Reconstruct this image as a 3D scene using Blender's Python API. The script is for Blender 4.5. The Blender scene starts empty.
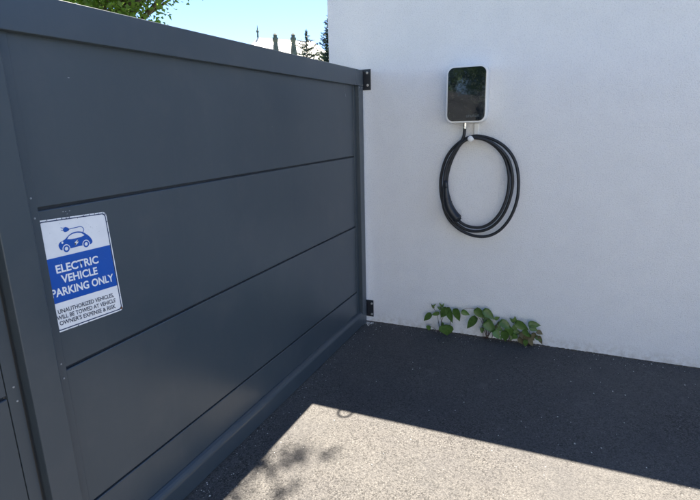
import bpy, bmesh, math, random
import numpy as np
from mathutils import Vector, Matrix, Quaternion
R = math.radians
scene = bpy.context.scene
col = scene.collection

# ------------------------------------------------------------------ camera
cam_d = bpy.data.cameras.new('camera'); cam = bpy.data.objects.new('camera', cam_d); col.objects.link(cam)
r_ = (0.91607801, 0.40032103, -0.02332718); u_ = (-0.07723024, 0.23321582, 0.96935333); f_ = (-0.39349279, 0.8862017, -0.24456077)
cam.matrix_world = Matrix(((r_[0], u_[0], -f_[0], 1.3818), (r_[1], u_[1], -f_[1], -3.3864), (r_[2], u_[2], -f_[2], 1.5), (0, 0, 0, 1)))
cam_d.sensor_width = 36; cam_d.lens = 495.481 / 700 * 36
cam_d.clip_start = 0.05; cam_d.clip_end = 3000
scene.camera = cam

# ------------------------------------------------------------------ light
SUN_TO = Vector((-0.075, 0.470, 1.0)).normalized()
world = bpy.data.worlds.new('World'); scene.world = world; world.use_nodes = True
wn = world.node_tree; bg = wn.nodes['Background']
sky = wn.nodes.new('ShaderNodeTexSky'); sky.sky_type = 'NISHITA'; sky.sun_disc = False
sky.sun_elevation = math.asin(SUN_TO.z); sky.sun_rotation = math.atan2(SUN_TO.x, SUN_TO.y)
sky.air_density = 0.35; sky.dust_density = 0.0; sky.ozone_density = 1.4; sky.altitude = 100
wn.links.new(sky.outputs[0], bg.inputs[0]); bg.inputs[1].default_value = 0.086
sd = bpy.data.lights.new('sun', 'SUN'); sd.energy = 4.4; sd.angle = R(0.42); sd.color = (1.0, 0.90, 0.77)
sun = bpy.data.objects.new('sun', sd); col.objects.link(sun)
sun.rotation_mode = 'QUATERNION'; sun.rotation_quaternion = SUN_TO.to_track_quat('Z', 'Y'); sun.location = (-2, 8, 20)
scene.view_settings.view_transform = 'Standard'; scene.view_settings.look = 'None'
scene.view_settings.exposure = 2.68; scene.view_settings.gamma = 1.0
scene.cycles.use_denoising = True

# ------------------------------------------------------------------ measured shapes (metres)
BODY= [(-2.4204, 1.1635), (-2.4217, 1.1713), (-2.4189, 1.1769), (-2.4129, 1.1809), (-2.4011, 1.1842), (-2.3912, 1.1896), (-2.3833, 1.1955), (-2.3686, 1.2004), (-2.3522, 1.2005), (-2.3363, 1.1959), (-2.3256, 1.1876), (-2.315, 1.1775), (-2.308, 1.1663), (-2.3065, 1.1579), (-2.3103, 1.1534), (-2.3187, 1.1509), (-2.3437, 1.154), (-2.3852, 1.1542), (-2.4109, 1.1549), (-2.4171, 1.1576)]
WIN= [(-2.3912, 1.1845), (-2.3839, 1.1922), (-2.3715, 1.1968), (-2.3551, 1.1972), (-2.3415, 1.1935), (-2.331, 1.1844), (-2.3436, 1.1814), (-2.3627, 1.1812), (-2.3788, 1.1818)]
BOLT= [(-2.36, 1.1751), (-2.3698, 1.1674), (-2.3634, 1.1664), (-2.367, 1.1594), (-2.354, 1.1686), (-2.36, 1.1695), (-2.3553, 1.1749)]
WH=[(-2.3984, 1.1566), (-2.3302, 1.1558), (-2.4082, 1.1774)]
CORD= [(-2.3824, 1.213), (-2.3685, 1.2136), (-2.3545, 1.2138), (-2.3403, 1.2136), (-2.333, 1.2091), (-2.3303, 1.2025), (-2.3332, 1.1966), (-2.3386, 1.1938)]
PLUG= [(-2.3954, 1.221), (-2.3898, 1.222), (-2.3836, 1.2191), (-2.379, 1.2144), (-2.3808, 1.2093), (-2.3875, 1.2073), (-2.3939, 1.2069), (-2.3979, 1.2094), (-2.3995, 1.2156)]
PR= [(-2.3979, 1.2194), (-2.4057, 1.223), (-2.3982, 1.2128), (-2.4058, 1.2152)]
SCR= [(-2.4419, 1.235), (-2.2786, 1.2131), (-2.4495, 1.1818)]
CABLE= [(0.7399, -0.0596, 1.4763), (0.7376, -0.0591, 1.4449), (0.7322, -0.0581, 1.4069), (0.7044, -0.0569, 1.3496), (0.6604, -0.0559, 1.2651), (0.6289, -0.0553, 1.1789), (0.6077, -0.0551, 1.0708), (0.6065, -0.055, 0.9682), (0.629, -0.055, 0.8931), (0.6719, -0.055, 0.8328), (0.7417, -0.055, 0.7812), (0.8302, -0.055, 0.7523), (0.9157, -0.055, 0.758), (0.991, -0.055, 0.8038), (1.0499, -0.0547, 0.8874), (1.0843, -0.0535, 0.9937), (1.0904, -0.0504, 1.0965), (1.0782, -0.0454, 1.1974), (1.0457, -0.0396, 1.2784), (0.993, -0.0346, 1.3408), (0.9224, -0.0315, 1.385), (0.8457, -0.0303, 1.4079), (0.7817, -0.03, 1.4087), (0.7048, -0.03, 1.3742), (0.6401, -0.03, 1.3094), (0.6015, -0.03, 1.2297), (0.582, -0.03, 1.1216), (0.5894, -0.03, 1.0053), (0.6229, -0.03, 0.9095), (0.6871, -0.03, 0.8359), (0.7707, -0.03, 0.7849), (0.8646, -0.03, 0.7839), (0.9418, -0.0304, 0.8231), (1.0025, -0.0322, 0.9009), (1.0387, -0.0365, 1.0025), (1.0524, -0.0434, 1.1076), (1.0422, -0.0516, 1.1975), (1.0145, -0.0585, 1.2733), (0.9598, -0.0628, 1.336), (0.8836, -0.0646, 1.3834), (0.7947, -0.065, 1.4001), (0.7313, -0.065, 1.3754), (0.6744, -0.065, 1.3113), (0.6332, -0.065, 1.2327), (0.6152, -0.065, 1.1395), (0.6212, -0.065, 1.0317), (0.6507, -0.065, 0.9441), (0.7003, -0.065, 0.8708), (0.7693, -0.065, 0.823), (0.8559, -0.065, 0.8144), (0.9262, -0.0648, 0.8457), (0.9865, -0.0638, 0.9189), (1.022, -0.0613, 1.0185), (1.0316, -0.0573, 1.1215), (1.0206, -0.0527, 1.2036), (0.9917, -0.0487, 1.2788), (0.9388, -0.0462, 1.3416), (0.868, -0.0452, 1.386), (0.7911, -0.045, 1.4026), (0.7337, -0.045, 1.381), (0.6832, -0.045, 1.3167), (0.6457, -0.045, 1.2247), (0.6276, -0.045, 1.1377), (0.6279, -0.045, 1.0701)]
PLG= [(0.6298, -0.055, 1.0849), (0.6324, -0.055, 1.0376), (0.6404, -0.055, 0.9901), (0.6553, -0.055, 0.9427), (0.6803, -0.055, 0.9026), (0.712, -0.055, 0.8662)]
LEAVES= [(0.5355, -0.05, 0.1474, 0.4763, -0.05, 0.0842, 0.0467, 0), (0.5921, -0.04, 0.1592, 0.5331, -0.04, 0.1356, 0.03, 1), (0.654, -0.06, 0.2093, 0.6049, -0.06, 0.1297, 0.06, 0), (0.6632, -0.07, 0.2179, 0.6951, -0.07, 0.1002, 0.0533, 0), (0.6521, -0.07, 0.0862, 0.6614, -0.07, 0.0021, 0.1067, 0), (0.552, -0.03, 0.189, 0.5291, -0.03, 0.2171, 0.0167, 2), (0.5444, -0.03, 0.1958, 0.5661, -0.03, 0.2257, 0.0133, 2), (0.6107, -0.03, 0.2044, 0.588, -0.03, 0.2362, 0.0167, 2), (0.6107, -0.03, 0.2044, 0.6246, -0.03, 0.237, 0.0133, 2), (0.6061, -0.04, 0.192, 0.5763, -0.04, 0.2074, 0.0233, 0), (0.7163, -0.05, 0.2101, 0.7406, -0.05, 0.1143, 0.06, 0), (0.7573, -0.04, 0.1968, 0.8146, -0.04, 0.1705, 0.04, 1), (0.86, -0.06, 0.1692, 0.7936, -0.06, 0.0725, 0.0567, 0), (0.856, -0.05, 0.2286, 0.9205, -0.05, 0.1627, 0.06, 0), (0.9109, -0.05, 0.2284, 0.9882, -0.05, 0.1648, 0.0567, 0), (0.9109, -0.03, 0.1537, 0.973, -0.03, 0.14, 0.04, 0), (0.9276, -0.07, 0.149, 1.0019, -0.07, 0.0743, 0.07, 0), (0.9867, -0.04, 0.1682, 1.0193, -0.04, 0.1876, 0.0267, 2), (0.9888, -0.08, 0.095, 1.0315, -0.08, 0.042, 0.0533, 1), (1.0264, -0.06, 0.163, 1.1046, -0.06, 0.1193, 0.0567, 0), (1.0606, -0.07, 0.1019, 1.0647, -0.07, 0.0207, 0.06, 0), (1.0768, -0.05, 0.1259, 1.107, -0.05, 0.0563, 0.06, 1), (1.1132, -0.04, 0.1641, 1.0823, -0.04, 0.1891, 0.0233, 0), (1.114, -0.05, 0.1681, 1.1215, -0.05, 0.2093, 0.03, 2), (1.1107, -0.06, 0.1275, 1.1547, -0.06, 0.156, 0.0333, 2), (1.1317, -0.07, 0.1784, 1.2151, -0.07, 0.1254, 0.06, 0), (1.1103, -0.04, 0.0972, 1.17, -0.04, 0.0842, 0.04, 0), (1.2115, -0.06, 0.1716, 1.2872, -0.06, 0.1719, 0.05, 0), (1.2196, -0.07, 0.155, 1.2715, -0.07, 0.134, 0.04, 0), (1.2649, -0.06, 0.1289, 1.3039, -0.06, 0.1096, 0.0333, 3), (1.2797, -0.06, 0.095, 1.3027, -0.06, 0.0332, 0.03, 3), (1.1573, -0.05, 0.0938, 1.1985, -0.05, 0.056, 0.04, 3), (1.183, -0.07, 0.1278, 1.2245, -0.07, 0.0759, 0.04, 0), (1.2104, -0.06, 0.0841, 1.1687, -0.06, 0.0259, 0.0333, 3), (1.2177, -0.06, 0.0706, 1.2471, -0.06, 0.0093, 0.0333, 3), (1.2006, -0.08, 0.0617, 1.1972, -0.08, 0.0098, 0.0333, 0), (1.2403, -0.05, 0.1065, 1.262, -0.05, 0.0661, 0.0333, 3), (1.1543, -0.07, 0.0648, 1.183, -0.07, 0.0178, 0.0333, 3)]
STEMS= [[(0.5959, -0.012, 0.0075), (0.591, -0.045, 0.0909), (0.5787, -0.045, 0.1515), (0.5481, -0.045, 0.2016), (0.5329, -0.045, 0.2229)], [(0.6033, -0.012, 0.0086), (0.6164, -0.045, 0.1101), (0.6508, -0.045, 0.1997)], [(0.6106, -0.012, 0.0177), (0.6087, -0.045, 0.1246), (0.5999, -0.045, 0.193), (0.6138, -0.045, 0.2255)], [(0.6404, -0.012, 0.0143), (0.6466, -0.045, 0.0755)], [(0.6672, -0.012, 0.1203), (0.6948, -0.045, 0.175), (0.7118, -0.045, 0.2077), (0.7295, -0.045, 0.2101)], [(0.9348, -0.012, 0.0131), (0.9164, -0.045, 0.0773), (0.8928, -0.045, 0.1494), (0.8644, -0.045, 0.1679)], [(0.9348, -0.012, 0.0131), (0.9217, -0.045, 0.1159), (0.899, -0.045, 0.1653), (0.9102, -0.045, 0.2265)], [(0.9093, -0.012, 0.1239), (0.8841, -0.045, 0.1932), (0.8552, -0.045, 0.2267), (0.7857, -0.045, 0.2213), (0.7583, -0.045, 0.1987)], [(0.9417, -0.012, 0.0142), (0.9505, -0.045, 0.0825), (0.9847, -0.045, 0.0801)], [(0.9682, -0.012, 0.0413), (0.9964, -0.045, 0.1194), (1.0146, -0.045, 0.1593), (1.0132, -0.045, 0.1887)], [(1.0988, -0.012, 0.0088), (1.0984, -0.045, 0.0826), (1.0698, -0.045, 0.1228), (1.0281, -0.045, 0.1575)], [(1.0988, -0.012, 0.0088), (1.1103, -0.045, 0.1067), (1.1136, -0.045, 0.1661), (1.1145, -0.045, 0.2101)], [(1.0988, -0.012, 0.0088), (1.1168, -0.045, 0.1077), (1.133, -0.045, 0.1689)], [(1.2125, -0.012, -0.0102), (1.1858, -0.045, 0.0444), (1.157, -0.045, 0.0916)], [(1.2125, -0.012, -0.0102), (1.2165, -0.045, 0.0715), (1.2188, -0.045, 0.1377), (1.2107, -0.045, 0.1656)], [(1.2189, -0.012, -0.0091), (1.2478, -0.045, 0.0837), (1.2644, -0.045, 0.1227)], [(1.2189, -0.012, -0.0091), (1.2306, -0.045, 0.0516), (1.2793, -0.045, 0.0887)]]

# ------------------------------------------------------------------ helpers
def link(o, parent=None):
    col.objects.link(o)
    if parent is not None: o.parent = parent
    return o
def tag(o, label=None, cat=None, group=None, kind=None):
    if label: o['label'] = label
    if cat: o['category'] = cat
    if group: o['group'] = group
    if kind: o['kind'] = kind
    return o
def empty(name, loc=(0, 0, 0), rz=0, parent=None):
    o = bpy.data.objects.new(name, None); o.location = loc; o.rotation_euler = (0, 0, rz); o.empty_display_size = .1
    return link(o, parent)
def from_bm(name, bm, mat, parent=None, smooth=False):
    me = bpy.data.meshes.new(name); bmesh.ops.recalc_face_normals(bm, faces=bm.faces[:]); bm.to_mesh(me); bm.free()
    if mat: me.materials.append(mat)
    if smooth:
        for p in me.polygons: p.use_smooth = True
    return link(bpy.data.objects.new(name, me), parent)
def from_data(name, v, f, mat, parent=None, smooth=False):
    me = bpy.data.meshes.new(name); me.from_pydata(v, [], f); me.update()
    if mat: me.materials.append(mat)
    if smooth: me.polygons.foreach_set('use_smooth', [True] * len(me.polygons))
    return link(bpy.data.objects.new(name, me), parent)
def bm_box(bm, x0, x1, y0, y1, z0, z1, bevel=0, seg=2):
    m = Matrix.Translation(((x0+x1)/2, (y0+y1)/2, (z0+z1)/2)) @ Matrix.Diagonal((x1-x0, y1-y0, z1-z0, 1))
    r = bmesh.ops.create_cube(bm, size=1, matrix=m)
    if bevel:
        es = list({e for v in r['verts'] for e in v.link_edges})
        bmesh.ops.bevel(bm, geom=es, offset=bevel, segments=seg, affect='EDGES', profile=.5)
def box(name, b, mat, parent=None, bevel=0, seg=2):
    bm = bmesh.new(); bm_box(bm, *b, bevel=bevel, seg=seg); return from_bm(name, bm, mat, parent)
def bm_cyl(bm, c, r, h, axis='Z', n=16, r2=None):
    q = {'Z': Matrix.Identity(4), 'X': Matrix.Rotation(R(90), 4, 'Y'), 'Y': Matrix.Rotation(R(90), 4, 'X')}[axis]
    bmesh.ops.create_cone(bm, cap_ends=True, segments=n, radius1=r, radius2=r if r2 is None else r2, depth=h, matrix=Matrix.Translation(c) @ q)
def tube_data(pts, rad, n=8, closed=False):
    pts = [Vector(p) for p in pts]; rr = rad if isinstance(rad, (list, tuple)) else [rad]*len(pts)
    V = []; F = []; prev = None
    for i, p in enumerate(pts):
        t = (pts[min(i+1, len(pts)-1)] - pts[max(i-1, 0)]).normalized()
        a = prev - t*prev.dot(t) if prev is not None else t.orthogonal()
        a.normalize(); prev = a; b = t.cross(a)
        for k in range(n):
            an = 2*math.pi*k/n; V.append(tuple(p + (a*math.cos(an) + b*math.sin(an))*rr[i]))
    for i in range(len(pts)-1):
        for k in range(n):
            F.append((i*n+k, i*n+(k+1) % n, (i+1)*n+(k+1) % n, (i+1)*n+k))
    F.append(tuple(range(n))[::-1]); F.append(tuple((len(pts)-1)*n+k for k in range(n)))
    return V, F
def tube(name, pts, rad, mat, parent=None, n=8):
    V, F = tube_data(pts, rad, n); return from_data(name, V, F, mat, parent, True)
def spline(pts, sub=5):
    P = [Vector(p) for p in pts]; out = []
    for i in range(len(P)-1):
        a = P[max(i-1, 0)]; b = P[i]; c = P[i+1]; d = P[min(i+2, len(P)-1)]
        for k in range(sub):
            t = k/sub
            out.append(.5*((2*b) + (c-a)*t + (2*a-5*b+4*c-d)*t*t + (3*b-a-3*c+d)*t**3))
    out.append(P[-1]); return out

# ------------------------------------------------------------------ materials
def new_mat(name):
    m = bpy.data.materials.new(name); m.use_nodes = True; nt = m.node_tree
    return m, nt, nt.nodes['Principled BSDF']
def N(nt, typ, **kw):
    n = nt.nodes.new(typ)
    for k, v in kw.items():
        if k.startswith('_'): setattr(n, k[1:], v)
        else: n.inputs[k.replace('_', ' ')].default_value = v
    return n
def noise(nt, scale, detail=4, rough=.55, vec=None):
    n = N(nt, 'ShaderNodeTexNoise', Scale=scale, Detail=detail, Roughness=rough)
    if vec is None:
        if 'geo_' not in nt.nodes:
            g = nt.nodes.new('ShaderNodeNewGeometry'); g.name = 'geo_'
        vec = nt.nodes['geo_'].outputs['Position']
    nt.links.new(vec, n.inputs['Vector']); return n
def ramp(nt, inp, stops):
    r = nt.nodes.new('ShaderNodeValToRGB'); cr = r.color_ramp
    while len(cr.elements) < len(stops): cr.elements.new(.5)
    for e, (p, c) in zip(cr.elements, stops):
        e.position = p; e.color = (c, c, c, 1) if isinstance(c, (int, float)) else (*c, 1)
    nt.links.new(inp, r.inputs[0]); return r
def bump(nt, b, inp, strength=.2, dist=.002, prev=None):
    n = N(nt, 'ShaderNodeBump', Strength=strength, Distance=dist); nt.links.new(inp, n.inputs['Height'])
    if prev: nt.links.new(prev.outputs[0], n.inputs['Normal'])
    nt.links.new(n.outputs[0], b.inputs['Normal']); return n
def mix(nt, fac, a, b, blend='MIX'):
    m = nt.nodes.new('ShaderNodeMix'); m.data_type = 'RGBA'; m.blend_type = blend
    for s, v in ((0, fac), (6, a), (7, b)):
        if hasattr(v, 'default_value') or hasattr(v, 'is_linked'): nt.links.new(v, m.inputs[s])
        else: m.inputs[s].default_value = v if s == 0 else (*v, 1)
    return m.outputs[2]
def simple(name, c, rough=.5, metal=0, var=.12, scale=6, bs=0, bscale=80):
    m, nt, b = new_mat(name)
    n = noise(nt, scale); r = ramp(nt, n.outputs[0], [(.3, tuple(x*(1-var) for x in c)), (.7, tuple(min(1, x*(1+var)) for x in c))])
    nt.links.new(r.outputs[0], b.inputs['Base Color'])
    b.inputs['Roughness'].default_value = rough; b.inputs['Metallic'].default_value = metal
    if bs: bump(nt, b, noise(nt, bscale, 3).outputs[0], bs, .001)
    return m

# anthracite powder coat: fine orange-peel, faint vertical smears and dust
def gate_paint():
    m, nt, b = new_mat('anthracite_powder_coat')
    mp = N(nt, 'ShaderNodeMapping'); mp.inputs['Scale'].default_value = (1, 2.2, .55)
    g = nt.nodes.new('ShaderNodeNewGeometry'); nt.links.new(g.outputs['Position'], mp.inputs[0])
    n1 = noise(nt, 1.3, 2, .5, mp.outputs[0]); n2 = noise(nt, 26, 4)
    c1 = ramp(nt, n1.outputs[0], [(.3, (.044, .060, .073)), (.75, (.052, .068, .080))])
    spk = ramp(nt, noise(nt, 190, 2).outputs[0], [(.70, 0), (.78, 1)])
    sel = ramp(nt, noise(nt, 5, 2).outputs[0], [(.45, 0), (.7, .35)])
    mu = N(nt, 'ShaderNodeMath', _operation='MULTIPLY'); nt.links.new(spk.outputs[0], mu.inputs[0]); nt.links.new(sel.outputs[0], mu.inputs[1])
    mp2 = N(nt, 'ShaderNodeMapping'); mp2.inputs['Scale'].default_value = (1, 1, .06); nt.links.new(g.outputs['Position'], mp2.inputs[0])
    st = ramp(nt, noise(nt, 34, 3, .6, mp2.outputs[0]).outputs[0], [(.55, 0), (.78, .10)])
    cst = mix(nt, st.outputs[0], c1.outputs[0], (.095, .105, .115))
    cl = ramp(nt, noise(nt, 4.5, 6, .65).outputs[0], [(.5, 0), (.72, .22)])
    cst = mix(nt, cl.outputs[0], cst, (.10, .105, .11))
    nt.links.new(mix(nt, mu.outputs[0], cst, (.13, .135, .14)), b.inputs['Base Color'])
    rr = ramp(nt, n1.outputs[0], [(.25, .27), (.8, .33)]); nt.links.new(rr.outputs[0], b.inputs['Roughness'])
    b1 = bump(nt, b, noise(nt, 900, 2).outputs[0], .10, .0004)
    bump(nt, b, noise(nt, 2, 1).outputs[0], .10, .003, b1)
    return m
M = {}
M['paint'] = gate_paint()
M['groove'] = simple('groove_shadowed_aluminium', (.02, .024, .03), .6)
M['bracket'] = simple('black_steel', (.018, .022, .028), .45, 0)
M['bolt'] = simple('zinc_bolt', (.62, .62, .60), .35, .8)
M['rivet'] = simple('bare_rivet', (.38, .39, .40), .45, .5)

def wall_mat():
    m, nt, b = new_mat('white_fine_render')
    a = noise(nt, .9, 5, .6); f = noise(nt, 7, 5, .65); s = noise(nt, 150, 3, .6)
    c = ramp(nt, a.outputs[0], [(.3, (.80, .805, .81)), (.7, (.835, .835, .83))])
    c2 = ramp(nt, f.outputs[0], [(.25, (.96, .96, .96)), (.6, (1, 1, 1))])
    c3 = ramp(nt, s.outputs[0], [(.28, (.82, .82, .83)), (.5, (1, 1, 1))])
    o = mix(nt, 1.0, c.outputs[0], c2.outputs[0], 'MULTIPLY'); o = mix(nt, 1.0, o, c3.outputs[0], 'MULTIPLY')
    # splashed dirt just above the ground, broken up
    g = nt.nodes['geo_']; sx = nt.nodes.new('ShaderNodeSeparateXYZ'); nt.links.new(g.outputs['Position'], sx.inputs[0])
    mr = N(nt, 'ShaderNodeMapRange'); mr.inputs[1].default_value = 0.0; mr.inputs[2].default_value = .10; mr.inputs[3].default_value = .55; mr.inputs[4].default_value = 0
    nt.links.new(sx.outputs[2], mr.inputs[0])
    mu = N(nt, 'ShaderNodeMath', _operation='MULTIPLY'); nt.links.new(mr.outputs[0], mu.inputs[0]); nt.links.new(ramp(nt, noise(nt, 30, 5).outputs[0], [(.4, 0), (.65, 1)]).outputs[0], mu.inputs[1])
    o = mix(nt, mu.outputs[0], o, (.46, .42, .36))
    nt.links.new(o, b.inputs['Base Color']); b.inputs['Roughness'].default_value = .9; b.inputs['Specular IOR Level'].default_value = .2
    v = N(nt, 'ShaderNodeTexVoronoi', Scale=260); nt.links.new(g.outputs['Position'], v.inputs['Vector'])
    b1 = bump(nt, b, v.outputs['Distance'], .6, .002)
    b2 = bump(nt, b, s.outputs[0], .8, .004, b1)
    bump(nt, b, noise(nt, 9, 3).outputs[0], .3, .012, b2)
    return m
M['wall'] = wall_mat()

def asphalt():
    m, nt, b = new_mat('worn_asphalt')
    big = noise(nt, .8, 5, .6); mid = noise(nt, 14, 5, .65); g = nt.nodes['geo_']
    warp = noise(nt, 60, 2); 
    v = N(nt, 'ShaderNodeTexVoronoi', Scale=150); nt.links.new(g.outputs['Position'], v.inputs['Vector'])
    v2 = N(nt, 'ShaderNodeTexVoronoi', Scale=290); nt.links.new(g.outputs['Position'], v2.inputs['Vector'])
    sp = nt.nodes.new('ShaderNodeSeparateColor'); nt.links.new(v.outputs['Color'], sp.inputs[0])
    sp2 = nt.nodes.new('ShaderNodeSeparateColor'); nt.links.new(v2.outputs['Color'], sp2.inputs[0])
    agg = ramp(nt, sp.outputs[0], [(0, (.045, .045, .044)), (.14, (.07, .068, .064)), (.24, (.093, .089, .084)), (.8, (.115, .110, .103)), (.97, (.145, .139, .13)), (1, (.24, .23, .215))])
    agg2 = ramp(nt, sp2.outputs[1], [(0, (.04, .04, .04)), (.2, (.07, .068, .065)), (.35, (.088, .085, .080)), (1, (.114, .110, .104))])
    c = mix(nt, .5, agg.outputs[0], agg2.outputs[0])
    edge = ramp(nt, v.outputs['Distance'], [(.45, 0), (.7, .55)])
    c = mix(nt, edge.outputs[0], c, (.032, .032, .034))
    dk = ramp(nt, sp.outputs[2], [(.80, 1.0), (.86, .38)]); dk2 = ramp(nt, sp2.outputs[2], [(.76, 1.0), (.82, .5)])
    c = mix(nt, 1.0, c, dk.outputs[0], 'MULTIPLY'); c = mix(nt, 1.0, c, dk2.outputs[0], 'MULTIPLY')
    c = mix(nt, ramp(nt, mid.outputs[0], [(.35, .15), (.6, 0)]).outputs[0], c, (.05, .05, .052))
    c = mix(nt, ramp(nt, big.outputs[0], [(.42, 0), (.68, .35)]).outputs[0], c, (.115, .112, .106))
    c = mix(nt, ramp(nt, noise(nt, 2.6, 5, .6).outputs[0], [(.45, 0), (.7, .45)]).outputs[0], c, (.06, .06, .062))
    c = mix(nt, ramp(nt, noise(nt, 5.5, 6, .7).outputs[0], [(.60, 0), (.72, .4)]).outputs[0], c, (.16, .155, .147))
    nt.links.new(c, b.inputs['Base Color']); b.inputs['Roughness'].default_value = .82; b.inputs['Specular IOR Level'].default_value = .35
    b1 = bump(nt, b, v.outputs['Distance'], .6, .004)
    n_inv = b1; b1.invert = True
    b2 = bump(nt, b, v2.outputs['Distance'], .35, .002, b1); b2.invert = True
    bump(nt, b, mid.outputs[0], .5, .01, b2)
    return m
M['asphalt'] = asphalt()
M['grass'] = simple('dry_grass', (.07, .10, .03), .9, 0, .4, 3, .4, 60)
M['stone_w'] = simple('pale_gravel', (.55, .54, .50), .8, 0, .3, 40)
M['stone_g'] = simple('grey_gravel', (.22, .21, .20), .8, 0, .4, 40)
M['soil'] = simple('joint_soil', (.075, .068, .058), .95, 0, .5, 70, .8, 300)
M['white_plastic'] = simple('white_plastic', (.80, .80, .78), .35, 0, .03)
M['rubber'] = simple('black_rubber', (.011, .014, .019), .5, 0, .2, 20, .1, 300)
M['rubber_plug'] = simple('black_plastic', (.010, .014, .020), .4, 0, .1, 20)
M['nickel'] = simple('nickel_gland', (.7, .68, .62), .25, .9)
def glass_black():
    m, nt, b = new_mat('black_gloss_glass')
    n = noise(nt, 55, 6, .7); s = ramp(nt, n.outputs[0], [(.52, (.006, .010, .014)), (.72, (.055, .060, .045))])
    nt.links.new(s.outputs[0], b.inputs['Base Color'])
    b.inputs['Roughness'].default_value = .03; b.inputs['Coat Weight'].default_value = 0.3; b.inputs['Coat Roughness'].default_value = .01
    b.inputs['IOR'].default_value = 1.55
    bump(nt, b, noise(nt, 40, 3).outputs[0], .10, .002)
    return m
M['glass'] = glass_black()
M['logo'] = simple('grey_print', (.10, .12, .13), .3)
def sign_white():
    m, nt, b = new_mat('sign_white_enamel')
    n = noise(nt, 160, 3, .7); sel = noise(nt, 22, 3, .6)
    sp = ramp(nt, n.outputs[0], [(.66, 0), (.72, 1)]); se = ramp(nt, sel.outputs[0], [(.45, 0), (.6, .8)])
    mu = N(nt, 'ShaderNodeMath', _operation='MULTIPLY'); nt.links.new(sp.outputs[0], mu.inputs[0]); nt.links.new(se.outputs[0], mu.inputs[1])
    base = ramp(nt, noise(nt, 12, 4).outputs[0], [(.3, (.76, .77, .78)), (.7, (.86, .86, .86))])
    nt.links.new(mix(nt, mu.outputs[0], base.outputs[0], (.16, .17, .19)), b.inputs['Base Color']); b.inputs['Roughness'].default_value = .35
    bump(nt, b, noise(nt, 25, 3).outputs[0], .2, .001)
    return m
M['sign_white'] = sign_white()
def sign_ink(name, c):
    m, nt, b = new_mat(name)
    n = noise(nt, 210, 3, .7); sp = ramp(nt, n.outputs[0], [(.68, c), (.73, tuple(min(1, x+.3) for x in c))])
    nt.links.new(sp.outputs[0], b.inputs['Base Color']); b.inputs['Roughness'].default_value = .32; return m
M['blue'] = sign_ink('sign_blue', (.003, .080, .40)); M['navy'] = sign_ink('sign_navy', (.010, .032, .10)); M['grey_ink'] = sign_ink('sign_grey_ink', (.04, .05, .08))
M['rust'] = simple('rust', (.16, .07, .03), .8)

def leaf_mat(name, c, c2, trans=.35, rough=.45, scale=9):
    m, nt, b = new_mat(name)
    n = noise(nt, scale, 3)
    oi = nt.nodes.new('ShaderNodeObjectInfo')
    cc = ramp(nt, n.outputs[0], [(.3, c), (.72, c2)]).outputs[0]
    nt.links.new(cc, b.inputs['Base Color']); b.inputs['Roughness'].default_value = rough
    t = nt.nodes.new('ShaderNodeBsdfTranslucent'); nt.links.new(mix(nt, .5, cc, tuple(min(1, x*2.2) for x in c2)), t.inputs[0])
    ms = nt.nodes.new('ShaderNodeMixShader'); ms.inputs[0].default_value = trans
    nt.links.new(b.outputs[0], ms.inputs[1]); nt.links.new(t.outputs[0], ms.inputs[2])
    nt.links.new(ms.outputs[0], nt.nodes['Material Output'].inputs[0]); return m
M['leaf0'] = leaf_mat('weed_leaf_dark', (.050, .11, .022), (.095, .175, .035), .15, .4, 60)
M['leaf1'] = leaf_mat('weed_leaf_mid', (.08, .17, .035), (.12, .22, .045), .2, .4, 60)
M['leaf2'] = leaf_mat('weed_leaf_young', (.09, .16, .03), (.15, .24, .05), .25, .4, 60)
M['leaf3'] = leaf_mat('weed_leaf_dry', (.10, .095, .045), (.16, .13, .06), .15, .6, 60)
M['stem'] = simple('reddish_stem', (.10, .055, .04), .6)
M['tree_leaf'] = leaf_mat('broad_leaf', (.06, .13, .018), (.15, .235, .035), .45, .45, 3)
M['hedge_leaf'] = leaf_mat('evergreen_leaf', (.018, .04, .014), (.05, .085, .025), .25, .5, 3)
M['needle'] = leaf_mat('spruce_needles', (.018, .035, .028), (.045, .07, .05), .1, .6, 3)
M['bark'] = simple('bark', (.11, .09, .07), .9, 0, .4, 9, .8, 25)
M['roof'] = simple('pale_roof', (.45, .43, .38), .5, 0, .10, 1.2)
M['chim'] = simple('chimney_stone', (.10, .11, .095), .85, 0, .3, 6)
M['facade'] = simple('cream_facade', (.55, .50, .40), .85, 0, .08, 2)
M['facade_fill'] = simple('fill_facade', (.66, .67, .68), .9, 0, .03, 2)
M['win'] = simple('dark_window', (.03, .04, .05), .15)
M['metal_coping'] = simple('grey_sheet_coping', (.30, .31, .32), .45, .5)

# ------------------------------------------------------------------ setting
def sheet(name, x0, x1, y0, y1, z, mat, nx=1, ny=1, amp=0):
    V = []; F = []; rnd = random.Random(4)
    for j in range(ny+1):
        for i in range(nx+1):
            x = x0+(x1-x0)*i/nx; y = y0+(y1-y0)*j/ny
            h = amp*(math.sin(x*1.7+y*.9)+math.sin(y*2.3-x*.7+1.3))*.5 if amp else 0
            V.append((x, y, z+h))
    for j in range(ny):
        for i in range(nx):
            a = j*(nx+1)+i; F.append((a, a+1, a+nx+2, a+nx+1))
    return from_data(name, V, F, mat)
tag(sheet('ground', -900, 900, -900, 900, -.012, M['grass']), kind='structure')
tag(sheet('asphalt_driveway', -7, 11, -12, 3.5, 0, M['asphalt'], 90, 68, .003), kind='structure')

# rendered building
WH_ = 2.60
bld = tag(empty('rendered_building', (-.2523, 0, 0)), 'white finely rendered building wall behind the charger, its corner standing beyond the gate', 'building')
o = box('wall', (0, 7.2, 0, 3.2, -.3, WH_-.02), M['wall'], bld, .006, 2)
box('roof_coping', (-.0, 7.2, 0, 3.2, WH_-.02, WH_), M['metal_coping'], bld)

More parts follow.
